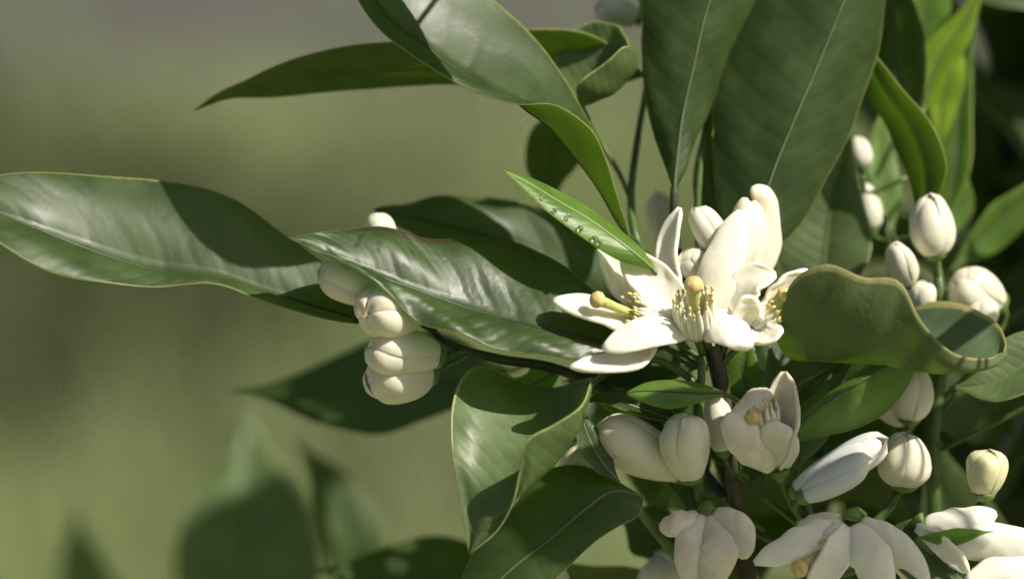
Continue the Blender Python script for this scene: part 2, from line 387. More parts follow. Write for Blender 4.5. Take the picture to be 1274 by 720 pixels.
def stamens(parent, c, axis, n=18, length=48, r0=19, r1=22, droop=0.0, seed=1, arc=(0, 6.283), rbase=None):
    """a ring of flat white filaments, each with its yellow anther"""
    rnd = random.Random(seed)
    C = at(np.array(c, float)); ax = np.array(axis, float); ax = unit(ax[0] * RIGHT - ax[1] * UP + ax[2] * BACK)
    a = unit(np.cross(ax, UP + 0.01 * RIGHT)); b = np.cross(ax, a)
    for i in range(n):
        t = arc[0] + (arc[1] - arc[0]) * (i + rnd.uniform(-.2, .2)) / n
        d = math.cos(t) * a + math.sin(t) * b; L = length * rnd.uniform(.86, 1.1)
        pts = [C + PX * (d * r0 * .72), C + PX * (d * r0 + ax * L * .35), C + PX * (d * r1 * rnd.uniform(.92, 1.05) + ax * L * .72), C + PX * (d * r1 * rnd.uniform(.72, 1.12) + ax * L)]
        P = catmull(np.array(pts), 8)
        V, f = tube_geo(P, np.array([5.4, 5.8, 5.6, 5.2, 4.6, 3.4, 2.2, 1.4]) * PX, 6)
        s = mesh_obj('stamen', V, f, [FILAMENT, ANTHER], parent, P[0])
        me = s.data
        tip = P[-1] + ax * 2 * PX; Va, fa = ball_geo(tip, 2.3 * PX, ax + 0.5 * d * rnd.uniform(-1, 1), 1.9, 7, 6)
        nV = len(V); allv = np.concatenate([V, Va]); allf = f + [tuple(x + nV for x in q) for q in fa]
        me.clear_geometry(); me.from_pydata((allv - P[0]).tolist(), [], allf)
        me.polygons.foreach_set('material_index', [0] * len(f) + [1] * len(fa)); me.polygons.foreach_set('use_smooth', [True] * len(allf)); me.update()
def pistil(parent, p0, p1, r=6.5, knob=12.0):
    A, B = at(np.array(p0, float)), at(np.array(p1, float)); ax = unit(B - A); L = np.linalg.norm(B - A) / PX
    lathe('style', A, ax, [(0, r * 1.1), (L * .3, r * .95), (L * .7, r * .98), (L * .9, r * 1.15), (L, r * 1.2)], STYLE, parent)
    V, f = ball_geo(B + ax * knob * .35 * PX, knob * PX, ax, 0.86, 16, 10)
    V += np.random.RandomState(3).normal(0, .18 * PX, V.shape)
    mesh_obj('stigma', V, f, [STIGMA], parent, B)
def calyx(parent, c, axis, r=13, l=14):
    ax = np.array(axis, float); ax = unit(ax[0] * RIGHT - ax[1] * UP + ax[2] * BACK)
    C = at(np.array(c, float)); lathe('calyx', C - ax * l * PX, ax, [(0, 4), (l * .3, r * .6), (l * .7, r * .95), (l, r), (l + 1, r * .7)], CALYX, parent)
def blossom(parent, c, label): 
    e = empty('blossom', at(np.array(c, float)), parent); e['label'] = label
    return e
def shoot(loc, label, group='flowering shoots of the citrus tree'):
    e = empty('flowering_shoot', at(np.array(loc, float))); e['label'] = label; e['category'] = 'citrus shoot'; e['group'] = group
    return e
# ------------------------------------------------------------------ the ground of the orchard
def ground_mat(name, cols, scale):
    m, t, b = new_mat(name)
    tc = node(t, 'ShaderNodeTexCoord'); n = node(t, 'ShaderNodeTexNoise'); n.inputs['Scale'].default_value = scale; n.inputs['Detail'].default_value = 6
    t.links.new(tc.outputs['Object'], n.inputs['Vector'])
    n2 = node(t, 'ShaderNodeTexNoise'); n2.inputs['Scale'].default_value = scale * 14; n2.inputs['Detail'].default_value = 5; t.links.new(tc.outputs['Object'], n2.inputs['Vector'])
    c = mixc(t, ramp(t, n.outputs[0], 0.38, 0.62), cols[0], cols[1]); c = mixc(t, ramp(t, n2.outputs[0], 0.45, 0.75), c, cols[2])
    t.links.new(c, b.inputs['Base Color']); b.inputs['Roughness'].default_value = 0.95
    bp = node(t, 'ShaderNodeBump'); bp.inputs['Strength'].default_value = 0.6; bp.inputs['Distance'].default_value = 0.02
    t.links.new(n2.outputs[0], bp.inputs['Height']); t.links.new(bp.outputs[0], b.inputs['Normal'])
    return m
def flat(name, pts, z, mat):
    o = mesh_obj(name, [(x, y, z) for x, y in pts], [tuple(range(len(pts)))], [mat], None, np.zeros(3), smooth=False)
    o['kind'] = 'structure'; return o
flat('ground', [(-300, -300), (300, -300), (300, 300), (-300, 300)], 0.0, ground_mat('orchard_soil', ((0.21, 0.21, 0.115), (0.17, 0.21, 0.085), (0.25, 0.235, 0.155)), 1.2))
flat('path', [(-40, 5.35), (40, 4.35), (40, 6.6), (-40, 7.6)], 0.004, ground_mat('gravel_path', ((0.08, 0.08, 0.07), (0.07, 0.07, 0.062), (0.10, 0.10, 0.088)), 3))
rs = np.random.RandomState(5)
def grass(name, n, xr, yr, col, h, label):
    V, F = [], []
    for i in range(n):
        x, y = rs.uniform(*xr), rs.uniform(*yr)
        if y > 4.72 - 0.0125 * x and rs.rand() < 0.93: continue
        a = rs.uniform(0, 6.28); hh = h * rs.uniform(.4, 1.2); ww = .0035; ln = hh * rs.uniform(.2, .8)
        d = np.array([math.cos(a), math.sin(a)]); p = np.array([-d[1], d[0]]) * ww
        k = len(V)
        V += [(x - p[0], y - p[1], 0), (x + p[0], y + p[1], 0), (x + d[0] * ln * .35 + p[0] * .7, y + d[1] * ln * .35 + p[1] * .7, hh * .62), (x + d[0] * ln * .35 - p[0] * .7, y + d[1] * ln * .35 - p[1] * .7, hh * .62), (x + d[0] * ln, y + d[1] * ln, hh)]
        F += [(k, k + 1, k + 2, k + 3), (k + 3, k + 2, k + 4)]
    o = mesh_obj(name, V, F, [simple(name + '_blades', col, 0.6, var=0.4, nscale=4)], None, np.zeros(3))
    o['kind'] = 'stuff'; o['label'] = label; o['category'] = 'grass'
grass('grass', 30000, (-1.6, 1.6), (2.4, 5.6), (0.215, 0.27, 0.10), 0.09, 'blurred green grass on the orchard floor behind the leaves')

# ------------------------------------------------------------------ an unseen tree, added so that its crown shades the ground
shade_tree = empty('citrus_tree', (0.80, 3.75, 0)); shade_tree['label'] = 'unseen citrus tree added to shade the ground'; shade_tree['category'] = 'tree'
tube('trunk', [(0.80, 3.75, -0.03), (0.79, 3.76, 0.5), (0.70, 3.78, 1.0), (0.5, 3.8, 1.6)], (420, 340, 300, 160), BARK, shade_tree, n=18, seg=12, world=True)
V, F = [], []
for i in range(2600):
    d = unit(rs.normal(0, 1, 3)) * rs.uniform(.35, 1) ** .5; c = np.array([0.12, 3.75, 1.95]) + d * [.95, .85, .95]
    a = unit(rs.normal(0, 1, 3)); b = unit(np.cross(a, rs.normal(0, 1, 3))); k = len(V); n_ = np.cross(a, b)
    V += [c - a * .05, c - b * .02 + n_ * .005, c + a * .05 - n_ * .01, c + b * .02 + n_ * .005]; F.append((k, k + 1, k + 2, k + 3))
cr = mesh_obj('crown', V, F, [MATURE[0]], shade_tree, np.array([0.12, 3.75, 1.95])); cr['kind'] = 'stuff'

# ------------------------------------------------------------------ the tree the shoots grow from
tree = empty('citrus_tree', (0.30, 1.25, 0)); tree['label'] = 'dark leafy citrus tree crown out of focus behind the blossoms'; tree['category'] = 'tree'
LB = at(np.array([980, 1050, -420.]))
tube('trunk', [(0.30, 1.25, -0.03), (0.29, 1.24, 0.25), (0.26, 1.20, 0.55), (0.24, 1.17, 0.80)], (300, 250, 220, 190), BARK, tree, n=20, seg=14, world=True)
tube('limb', [(0.25, 1.18, 0.70), (0.20, 1.08, 0.88), (0.12, 1.0, 0.99), tuple(LB)], (140, 110, 75, 34), BARK, tree, n=18, seg=12, world=True)
tube('limb', [(0.24, 1.17, 0.76), (0.27, 1.12, 1.0), (0.24, 1.05, 1.25), (0.20, 1.0, 1.5)], (150, 110, 70, 30), BARK, tree, n=18, seg=12, world=True)
tube('limb', [tuple(LB), tuple(at(np.array([960, 860, -230.]))), tuple(at(np.array([925, 690, -110.])))], (34, 20, 11), BARK, tree, n=14, seg=10, world=True)
# crown leaves: alike pieces sharing a few meshes
protos = []
for k in range(5):
    o, X, N = sheet('leaf', blade([(637, 360, 0), (637 + 20 * (k - 2), 220, 25), (637 + 30 * (k - 2), 80, -20 - 12 * k), (637 + 20 * (k - 2), -60, -70)], 150 + 12 * k, 0, 0.2 + .05 * k), MATURE, None, bulge=5, ripple=5, n=12, ph=k)
    mesh = o.data; scene.collection.objects.unlink(o); bpy.data.objects.remove(o); protos.append(mesh)
KEEP = [at(np.array(p, float)) for p in [(860, 380, 0), (780, 340, 0), (930, 300, -20), (710, 400, 0), (960, 390, 0), (600, 350, 0), (480, 330, 20), (480, 390, 0), (250, 330, -60), (60, 300, -20), (700, 260, 0), (600, 280, -130), (600, 540, 0), (550, 60, -20), (1050, 400, 30), (1160, 285, -130), (1220, 590, 0), (1120, 330, -120), (1070, 550, 0), (880, 80, -60), (308, 620, -1180), (300, 560, -1200), (98, 700, -1700), (420, 490, -450)]]
rt = random.Random(11); made = 0
M0 = cam.matrix_basis if False else None
def clear_of_sun(p, rad):
    for q in KEEP:
        d = p - q; t = np.dot(d, SUN)
        if t > 0 and np.linalg.norm(d - t * SUN) < rad: return False
    return True
def crown_leaf(p, mesh, sc):
    o = bpy.data.objects.new('leaf', mesh); link(o, tree); o['_w'] = [0, 0, 0]
    o.location = p - np.array(tree['_w'])
    o.rotation_euler = (rt.uniform(-1.1, 0.7), rt.uniform(-0.8, 0.8), rt.uniform(-1.7, 1.7)); o.scale = (sc,) * 3
for i in range(4000):                                  # the wall of leaves behind the right hand shoots
    if made >= 130: break
    z = rt.uniform(-1500, -480); x, y = rt.uniform(1090, 1560), rt.uniform(-260, 960)
    if x < 1190 - 0.12 * (y - 100) and y < 640 and rt.random() < 0.75: continue
    crown_leaf(at(np.array([x, y, z])), protos[rt.randrange(5)], rt.uniform(.8, 1.25)); made += 1
low = 0
for i in range(3000):
    if low >= 34: break
    x, y, z = rt.uniform(800, 1300), rt.uniform(470, 860), rt.uniform(-700, -260)
    if y < 520 and x < 860 or (x < 880 and y > 640): continue
    crown_leaf(at(np.array([x, y, z])), protos[rt.randrange(5)], rt.uniform(.6, .95)); low += 1
for i in range(4000):                                  # the crown outside the picture, up and to the right
    if made >= 215: break
    p = at(np.array([rt.uniform(1420, 2500), rt.uniform(-1250, 500), rt.uniform(-1500, 200)]))
    if not clear_of_sun(p, 0.034): continue
    crown_leaf(p, protos[rt.randrange(5)], rt.uniform(.9, 1.3)); made += 1

for i in range(4000):                                  # the crown above the picture
    if made >= 262: break
    x, y, z = rt.uniform(780, 1700), rt.uniform(-1000, -230), rt.uniform(-900, 500)
    p = at(np.array([x, y, z]))
    if not clear_of_sun(p, 0.03): continue
    crown_leaf(p, protos[rt.randrange(5)], rt.uniform(.9, 1.2)); made += 1
tube('limb', [(0.215, 1.02, 1.45), tuple(at(np.array([1750, -120, -150.]))), tuple(at(np.array([1640, -40, 250.]))), tuple(at(np.array([1500, 60, 400.])))], (40, 24, 16, 8), BARK, tree, n=20, seg=10, world=True)  # unseen limb added to carry the shading leaves
for cx, cy, cz in ((1427, -67, 458), (1527, -25, 458), (1677, 63, 458), (1560, 60, 430), (1565, -150, 462)):  # unseen leaves added to cast shade on the low blossoms
    gleaf(tree, [(cx + 175, cy + 10, cz - 25), (cx + 60, cy - 4, cz), (cx - 60, cy - 4, cz + 6), (cx - 165, cy + 8, cz - 6)], 72 if cy < -100 else 128, roll=52, fold=.06, stalk=[(1640, -20, 300)])

# ------------------------------------------------------------------ shoot with the left buds and the long left leaf
s = shoot((925, 690, -110), 'shoot of white buds with a long glossy leaf reaching out to the left')
tube('stem', [(915, 640, -100), (850, 560, -110), (760, 490, -85), (690, 458, -60), (620, 446, -50), (560, 428, -45), (520, 402, -45), (450, 398, -45)], (9, 8, 7, 6.5, 6, 4.5, 3.6, 3), STEMD, s, n=40)
leaf(s, [[(446, 392, -43), (448, 398, -40), (446, 403, -40)], [(412, 335, -73), (402, 386, -46), (400, 398, -29)], [(350, 288, -81), (332, 366, -40), (325, 373, -14)], [(290, 248, -84), (265, 347, -31), (262, 352, -1)],
         [(210, 226, -79), (190, 336, -21), (180, 358, 20)], [(110, 216, -54), (110, 311, -6), (100, 347, 50)], [(20, 216, -16), (30, 279, 14), (35, 324, 64)], [(-50, 228, 13), (-45, 252, 24), (-35, 285, 63)], (-110, 245, 32)],
     mid=MIDD, bulge=6, ripple=3, lump=3, rk=2.5, label='long glossy leaf crossed by a diagonal shadow', stalk=[(470, 400, -45)])
gleaf(s, [(640, 462, -300), (540, 480, -400), (420, 492, -470), (288, 487, -520)], 150, roll=35, fold=.25, label='dark blurred leaf behind the hanging buds', stalk=[(650, 456, -150), (655, 452, -60)])
bud(s, (487, 362, -25), (399, 343, 5), 52, stalk=[(505, 385, -40), (525, 404, -45)], seed=1, label='bud tucked under the pointed leaf tip')
bud(s, (525, 376, -35), (455, 398, 40), 62, stalk=[(535, 395, -45), (545, 420, -45)], seed=2, label='sunlit plump bud hanging in the middle of the row')
bud(s, (545, 442, -30), (455, 433, 5), 56, stalk=[(560, 440, -40), (580, 436, -45)], seed=3)
bud(s, (535, 462, -45), (460, 480, -10), 58, stalk=[(555, 455, -50), (585, 440, -48)], seed=4, label='lowest shaded bud of the hanging row')
bud(s, (485, 310, -95), (465, 267, -95), 34, stalk=[(495, 350, -80), (515, 398, -50)], seed=5)

# ------------------------------------------------------------------ shoot at the top with the folded leaf
s = shoot((925, 690, -110), 'shoot with a folded leaf and a curled leaf above the yellow green young leaf')
tube('stem', [(915, 640, -120), (880, 520, -150), (845, 420, -150), (815, 340, -130), (792, 298, -100), (785, 240, -150), (795, 160, -190), (805, 95, -190), (800, 20, -230), (790, -60, -240)], (9, 8, 7, 6, 5.5, 5, 4.5, 4, 3.5, 3), STEMG, s, n=44)
leaf(s, [(783, 296, -62), [(779, 275, -45), (768, 277, -60), (772, 272, -85)], [(766, 235, -20), (742, 232, -50), (758, 225, -100)], [(752, 195, 0), (712, 192, -30), (745, 190, -110)], [(733, 160, 20), (685, 160, -15), (737, 165, -110)],
         [(690, 131, 20), (655, 138, -10), (722, 132, -100)], [(640, 129, 10), (635, 122, -14), (705, 100, -90)], [(580, 111, 5), (585, 98, -20), (672, 55, -95)], [(510, 68, 5), (530, 60, -25), (630, 15, -100)],
         [(460, 20, 0), (478, 18, -25), (570, -30, -90)], [(420, -50, 0), (435, -55, -20), (490, -80, -60)], (380, -120, 0)],
     mid=MIDD, midr=2.2, ref=(0.75, 0.7), bulge=3, lump=2, n=48, ripple=2, label='broad leaf folded over near its base', stalk=[(792, 300, -100)])
leaf(s, [(805, 95, -185), [(735, 42, -140), (740, 85, -190), (740, 112, -200)], [(640, 38, -120), (640, 80, -175), (640, 110, -190)], [(540, 50, -110), (540, 85, -165), (540, 106, -185)], [(440, 56, -105), (430, 90, -160), (430, 112, -180)],
         [(350, 80, -115), (345, 103, -155), (340, 122, -170)], [(290, 106, -125), (285, 116, -145), (283, 124, -155)], (242, 137, -140)], mid=MIDP, face=-1, bulge=3, ripple=2, lump=2, label='slender leaf showing its olive underside')
leaf(s, [(722, 134, -120), [(690, 100, -165), (712, 105, -160), (738, 128, -125), (718, 106, -95)], [(700, 50, -165), (735, 75, -160), (764, 116, -122), (746, 84, -92)], [(735, 28, -160), (762, 50, -150), (790, 90, -120), (772, 60, -92)],
         [(765, 32, -145), (780, 48, -135), (794, 68, -115), (782, 58, -100)], (778, 48, -120)], PALE, n=30, ref=(.5, .2), ripple=1.5, lump=2, label='small leaf curled into a roll', stalk=[(740, 165, -150), (770, 215, -150), (785, 250, -148)])
gleaf(s, [(726, 128, -270), (695, 165, -310), (682, 215, -320), (690, 262, -325)], 74, roll=-15, fold=.3, face=-1, label='dark drooping leaf behind the folded leaf')
tube('stem', [(790, -60, -240), (830, -300, -100), (900, -420, 100), (850, -330, 300), (830, -150, 240), (800, -86, 180)], (4, 4, 4, 3.6, 3.2, 3), STEMG, s, n=24)  # unseen stem added to carry the shadow-casting leaf
gleaf(s, [(800, -84, 180), (650, -92, 145), (500, -122, 90), (300, -178, 10)], 180, roll=55, fold=.06)  # leaf above the picture, added to cast the long leaf's diagonal shadow
bud(s, (795, 22, -230), (742, 8, -225), 36, stalk=[(800, 35, -232)], seed=6)
bud(s, (890, -2, -150), (850, -14, -150), 26, seed=61, stalk=[(870, 30, -200), (806, 70, -200)])
bud(s, (826, 298, -290), (818, 240, -290), 32, stalk=[(830, 330, -250), (842, 415, -155)], seed=7)

# ------------------------------------------------------------------ upright dark leaves
s = shoot((925, 690, -110), 'upright shoot with two broad dark leaves rising above the open blossoms')
tube('stem', [(918, 660, -110), (905, 540, -90), (890, 460, -70), (868, 400, -75), (848, 330, -85), (839, 280, -85), (839, 232, -82)], (10, 9, 8, 7, 6.5, 6, 5), STEMD, s, n=30)
tube('stem', [(890, 460, -80), (878, 380, -110), (868, 280, -125), (872, 200, -140), (888, 120, -175), (925, 20, -210), (950, -80, -240)], (6, 5.5, 5, 5, 4.5, 4, 4), STEMG, s, n=32)
leaf(s, [(839, 238, -82), [(824, 200, -101), (842, 200, -89), (857, 198, -104)], [(808, 145, -118), (849, 145, -98), (877, 148, -125)], [(799, 80, -127), (862, 85, -104), (908, 80, -142)], [(799, 10, -133), (880, 10, -110), (947, 5, -150)], [(815, -60, -134), (905, -60, -114), (965, -70, -152)], (945, -150, -116)],
     mid=MIDP, midr=2.4, bulge=5, ripple=3, lump=4, label='broad upright leaf on a dark stalk')
leaf(s, [(908, 350, -60), [(893, 270, -107), (940, 275, -86), (992, 282, -113)], [(888, 205, -124), (965, 205, -91), (1040, 200, -131)], [(889, 135, -133), (992, 140, -96), (1069, 135, -138)], [(909, 62, -138), (1022, 70, -103), (1094, 65, -142)], [(945, -10, -142), (1052, -5, -111), (1102, -15, -144)], [(994, -80, -141), (1075, -75, -120), (1105, -90, -145)], (1100, -160, -143)],
     mid=MIDP, midr=2.4, bulge=6, ripple=3, lump=5, label='largest upright leaf with a pale midrib', stalk=[(900, 400, -65), (893, 450, -70)])
gleaf(s, [(1020, 400, -200), (1025, 330, -210), (1035, 250, -220), (1062, 150, -215)], 118, roll=-8, mats=PALE, label='grey green leaf partly hidden behind the largest leaf', stalk=[(985, 450, -150), (905, 500, -85)])
gleaf(s, [(905, 330, -160), (890, 260, -180), (885, 190, -190), (905, 90, -190)], 60, roll=30, label='narrow shaded leaf between the two upright leaves')

# ------------------------------------------------------------------ right side shoot with buds
s = shoot((1180, 760, -250), 'shoot of pale buds with a curled leaf and lime green young leaves')
tube('stem', [(1150, 880, -330), (1165, 720, -220), (1160, 560, -170), (1172, 440, -160), (1168, 350, -150), (1150, 260, -220), (1120, 150, -260), (1130, 40, -290), (1150, -70, -320)], (13, 11, 9, 8, 7, 6, 5.5, 5, 4), STEMG, s, n=44)
leaf(s, [(966, 420, -20), [(985, 352, 20), (982, 444, -20), (1000, 400, -120)], [(1030, 328, 45), (1030, 449, 0), (1045, 384, -140)], [(1075, 346, 62), (1085, 452, 12), (1095, 380, -140)], [(1118, 352, 66), (1130, 458, 16), (1150, 376, -110)],
         [(1150, 398, 66), (1172, 464, 20), (1200, 381, -90)], [(1185, 437, 58), (1212, 460, 14), (1238, 398, -65)], [(1228, 446, 25), (1240, 446, 0), (1251, 425, -30)], (1248, 438, -5)],
     mats=(leaf_mat('leaf_curled_top', (0.085, 0.120, 0.070), (0.10, 0.15, 0.07), (0.30, 0.29, 0.13), TR, rough=0.5, edge=0.93), leaf_mat('leaf_curled_under', (0.115, 0.140, 0.060), (0.125, 0.155, 0.075), (0.30, 0.29, 0.13), TR, rough=0.6, spec=0.3, veins=8, bump=0.22, edge=0.93, tfac=0.3)),
     ref=(0.4, 0.2), face=-1, bulge=-16, ripple=3, rk=2.2, lump=3, n=44, label='thick leaf rolled lengthwise like a trough', thick=3.2)
leaf(s, [(1068, 45, -170), [(1080, 118, -185), (1096, 105, -160), (1113, 98, -140)], [(1106, 165, -190), (1130, 155, -160), (1153, 148, -130)], [(1126, 215, -190), (1150, 208, -160), (1178, 200, -130)], [(1140, 258, -185), (1152, 255, -165), (1166, 245, -150)], (1150, 292, -170)],
     mid=None, face=-1, bulge=4, ripple=2, label='olive leaf hanging tip down below the lime leaves', stalk=[(1075, 20, -230), (1130, 20, -280)])
gleaf(s, [(1140, 190, -260), (1122, 90, -260), (1112, 0, -250), (1120, -90, -240)], 84, roll=-25)
gleaf(s, [(1148, 140, -300), (1165, 80, -300), (1195, 35, -300), (1235, -40, -300)], 46, roll=-10, mats=LIME, label='lime green young leaf', stalk=[(1138, 170, -270)])
gleaf(s, [(1170, 190, -330), (1172, 130, -320), (1185, 80, -310), (1196, 30, -320)], 44, roll=25, mats=LIME, label='short lime green young leaf', stalk=[(1150, 230, -250)])
gleaf(s, [(1148, 60, -340), (1150, 20, -335), (1160, -20, -330), (1175, -70, -330)], 60, roll=10, mats=YOUNG)
gleaf(s, [(1170, 290, -300), (1186, 220, -310), (1195, 140, -330), (1215, 20, -350)], 50, roll=-30, mats=YOUNG)
gleaf(s, [(1180, 340, -330), (1230, 290, -350), (1270, 250, -350), (1330, 190, -340)], 60, roll=35, mats=YOUNG, label='blurred leaf slanting up past the pale buds')
gleaf(s, [(1170, 310, -350), (1185, 270, -360), (1195, 240, -360), (1200, 205, -360)], 42, roll=10, mats=YOUNG)
gleaf(s, [(1110, 300, -300), (1100, 240, -310), (1095, 180, -320), (1105, 110, -330)], 46, roll=20, mats=YOUNG)
gleaf(s, [(1340, 420, -110), (1290, 445, -95), (1235, 478, -85), (1180, 482, -85)], 80, roll=25, fold=.3, mats=PALE, label='pale pointed leaf below the rolled leaf', stalk=[(1320, 480, -120), (1170, 560, -168)])
bud(s, (1163, 316, -135), (1154, 244, -125), 52, stalk=[(1166, 335, -145), (1169, 352, -150)], seed=8, egg=True, label='egg shaped bud standing highest above the rolled leaf')
bud(s, (1130, 350, -130), (1112, 306, -95), 36, stalk=[(1145, 375, -140), (1168, 400, -152)], seed=9, egg=True)
bud(s, (1150, 395, -130), (1144, 350, -120), 32, stalk=[(1158, 415, -150), (1170, 430, -158)], seed=10)
bud(s, (1243, 378, -170), (1184, 346, -140), 56, stalk=[(1250, 400, -175), (1220, 450, -165), (1168, 500, -166)], seed=11, label='bud lying on its side with a split tip')
bud(s, (1222, 412, -140), (1218, 372, -130), 40, seed=12, stalk=[(1215, 450, -150), (1168, 520, -168)])
bud(s, (1073, 208, -240), (1069, 170, -240), 28, stalk=[(1080, 240, -240), (1130, 220, -238)], seed=13, egg=True, label='small round bud in the shade')
bud(s, (1084, 285, -250), (1074, 228, -250), 32, stalk=[(1105, 300, -240), (1155, 290, -205)], seed=14, egg=True)
bud(s, (1132, 520, -80), (1138, 456, -65), 48, stalk=[(1130, 545, -110), (1148, 590, -175)], seed=15, egg=True, label='upright bud below the rolled leaf')
bud(s, (1130, 522, -105), (1090, 482, -95), 46, stalk=[(1132, 545, -120), (1150, 600, -178)], seed=16)

# ------------------------------------------------------------------ the open blossoms
s = shoot((925, 690, -110), 'shoot of open white blossoms with yellow centres and dark scratched leaf')
tube('stem', [(922, 680, -100), (912, 600, -70), (905, 530, -50), (898, 470, -30), (888, 432, -22)], (10, 9, 9, 8, 7), simple('stem_brown', (0.085, 0.075, 0.045), 0.6, var=0.4, nscale=500, bump=0.5), s, n=24)
tube('stem', [(898, 500, -40), (870, 480, -35), (835, 455, -30), (805, 444, -25)], (6, 5, 5, 4.5), STEMG, s, n=16)
tube('stem', [(870, 620, -30), (868, 540, -10), (872, 480, -8), (874, 440, -15)], (6, 6, 5.5, 5), STEMG, s, n=16)
leaf(s, [[(806, 440, -23), (806, 444, -20), (805, 448, -20)], [(760, 385, -40), (750, 428, -12), (745, 452, 10)], [(700, 328, -55), (690, 413, 0), (690, 447, 28)], [(640, 301, -63), (630, 398, 0), (630, 435, 42)], [(575, 297, -50), (575, 382, 5), (570, 418, 48)],
         [(520, 296, -28), (520, 362, 15), (525, 397, 50)], [(470, 281, -12), (465, 342, 28), (478, 367, 50)], [(415, 287, 16), (415, 321, 38), (420, 327, 48)], (355, 296, 48)],
     SCARRED, mid=MIDD, midr=2.8, bulge=7, ripple=5, rk=4, lump=5, ph=1.0, n=48, label='pointed leaf with brown scratches and a brown upper edge', stalk=[(840, 455, -25)])
leaf(s, [(795, 405, -80), [(768, 330, -197), (745, 368, -170), (720, 395, -150)], [(702, 272, -227), (680, 325, -190), (660, 362, -160)], [(622, 247, -222), (600, 293, -190), (590, 332, -160)], [(552, 244, -203), (535, 277, -180), (530, 302, -160)], [(503, 252, -188), (499, 268, -177), (500, 287, -157)], (464, 261, -170)],
     mid=MIDD, bulge=7, ripple=4, rk=3, lump=5, label='glossy leaf lying behind the scratched leaf', stalk=[(840, 440, -40), (880, 460, -35)])
leaf(s, [(815, 337, -15), [(797, 308, -18), (786, 313, 2), (766, 322, 8)], [(747, 268, -28), (736, 276, 2), (722, 294, 18)], [(701, 241, -25), (694, 251, 4), (680, 263, 20)], [(661, 222, -8), (658, 229, 6), (652, 238, 16)], (626, 213, 10)],
     YOUNG, mid=simple('midrib_young', (0.20, 0.30, 0.08), 0.4), midr=1.8, bulge=2, label='narrow yellow green young leaf with water drops', stalk=[(838, 370, -35), (866, 410, -40), (885, 436, -28)], stalk_r=(3, 3.2, 4))
leaf(s, [(905, 490, 15), [(880, 480, 10), (872, 490, 30), (868, 501, 35)], [(842, 473, 10), (836, 488, 35), (832, 508, 38)], [(805, 476, 18), (800, 487, 35), (800, 500, 38)], (778, 490, 32)], YOUNG, mid=MIDD, midr=1.6, bulge=3, label='small leaf on an arching stalk', stalk=[(918, 500, -5), (926, 530, -45), (918, 590, -68)], stalk_r=(3.2, 3.4, 4))
leaf(s, [(737, 468, 32), [(722, 503, 84), (712, 540, 52), (692, 482, -58)], [(692, 527, 94), (690, 575, 57), (645, 472, -63)], [(658, 546, 98), (660, 605, 62), (592, 455, -48)], [(648, 578, 94), (635, 625, 62), (567, 488, 2)], [(640, 620, 82), (610, 645, 62), (561, 540, 32)], [(618, 660, 67), (595, 668, 57), (570, 605, 42)], (583, 690, 52)],
     PALE, ref=(.5, .8), bulge=-12, ripple=2, lump=2, n=44, thick=3.2, label='pale leaf cupped open with a rolled front edge', stalk=[(760, 462, -40), (790, 452, -35)])
# small leaves crowded below the blossoms
gleaf(s, [(700, 460, -70), (680, 470, -80), (655, 480, -85), (615, 470, -90)], 46, roll=30, mats=YOUNG)
gleaf(s, [(850, 530, -40), (800, 510, -30), (760, 498, -25), (712, 500, -25)], 34, roll=40, fold=.4)
gleaf(s, [(880, 455, -80), (820, 455, -90), (760, 462, -95), (700, 475, -100)], 62, roll=25, mats=MATURE)
gleaf(s, [(840, 520, -90), (790, 490, -95), (750, 475, -100), (700, 480, -110)], 70, roll=10, mats=YOUNG)
gleaf(s, [(770, 600, 0), (745, 570, 5), (728, 535, 5), (720, 500, 0)], 44, roll=35)
gleaf(s, [(945, 520, -90), (930, 480, -95), (925, 450, -95), (940, 400, -100)], 56, roll=-20, mats=YOUNG)
gleaf(s, [(950, 600, -70), (960, 530, -70), (965, 480, -75), (955, 420, -80)], 54, roll=15, mats=PALE)
gleaf(s, [(860, 640, -120), (850, 580, -130), (820, 540, -140), (770, 520, -150)], 80, roll=10)

f1 = blossom(s, (866, 412, 0), 'fully open blossom facing the viewer, anthers ringed round its tan stigma')
AX1 = (-0.10, -0.72, 0.62)
petal(f1, [(862, 410, 5), (835, 405, 25), (800, 412, 45), (750, 434, 55)], 48, roll=38, cup=-.25, twist=-10)
petal(f1, [(866, 410, 5), (885, 402, 25), (910, 410, 45), (934, 434, 58)], 50, roll=-35, cup=-.3)
petal(f1, [(850, 400, -8), (830, 372, -12), (805, 345, -18), (774, 314, -22)], 52, roll=12, cup=.35)
petal(f1, [(880, 402, -8), (888, 365, 2), (902, 320, 2), (922, 262, -16)], 52, roll=-6, cup=-.30, thick=8)
petal(f1, [(850, 398, -20), (838, 350, -35), (834, 305, -42), (846, 258, -40)], 30, roll=-38, cup=.5, label=None) if False else petal(f1, [(850, 398, -20), (838, 350, -35), (834, 305, -42), (846, 258, -40)], 34, roll=-40, cup=.5)
stamens(f1, (866, 410, 2), AX1, n=22, length=50, r0=23, r1=25, seed=2)
pistil(f1, (866, 408, 5), (863, 358, 36), r=7, knob=12.5)
calyx(f1, (867, 414, -2), AX1)
tube('stalk', [(868, 424, -8), (874, 440, -15)], (4.5, 4.5), STEMG, f1, n=4)

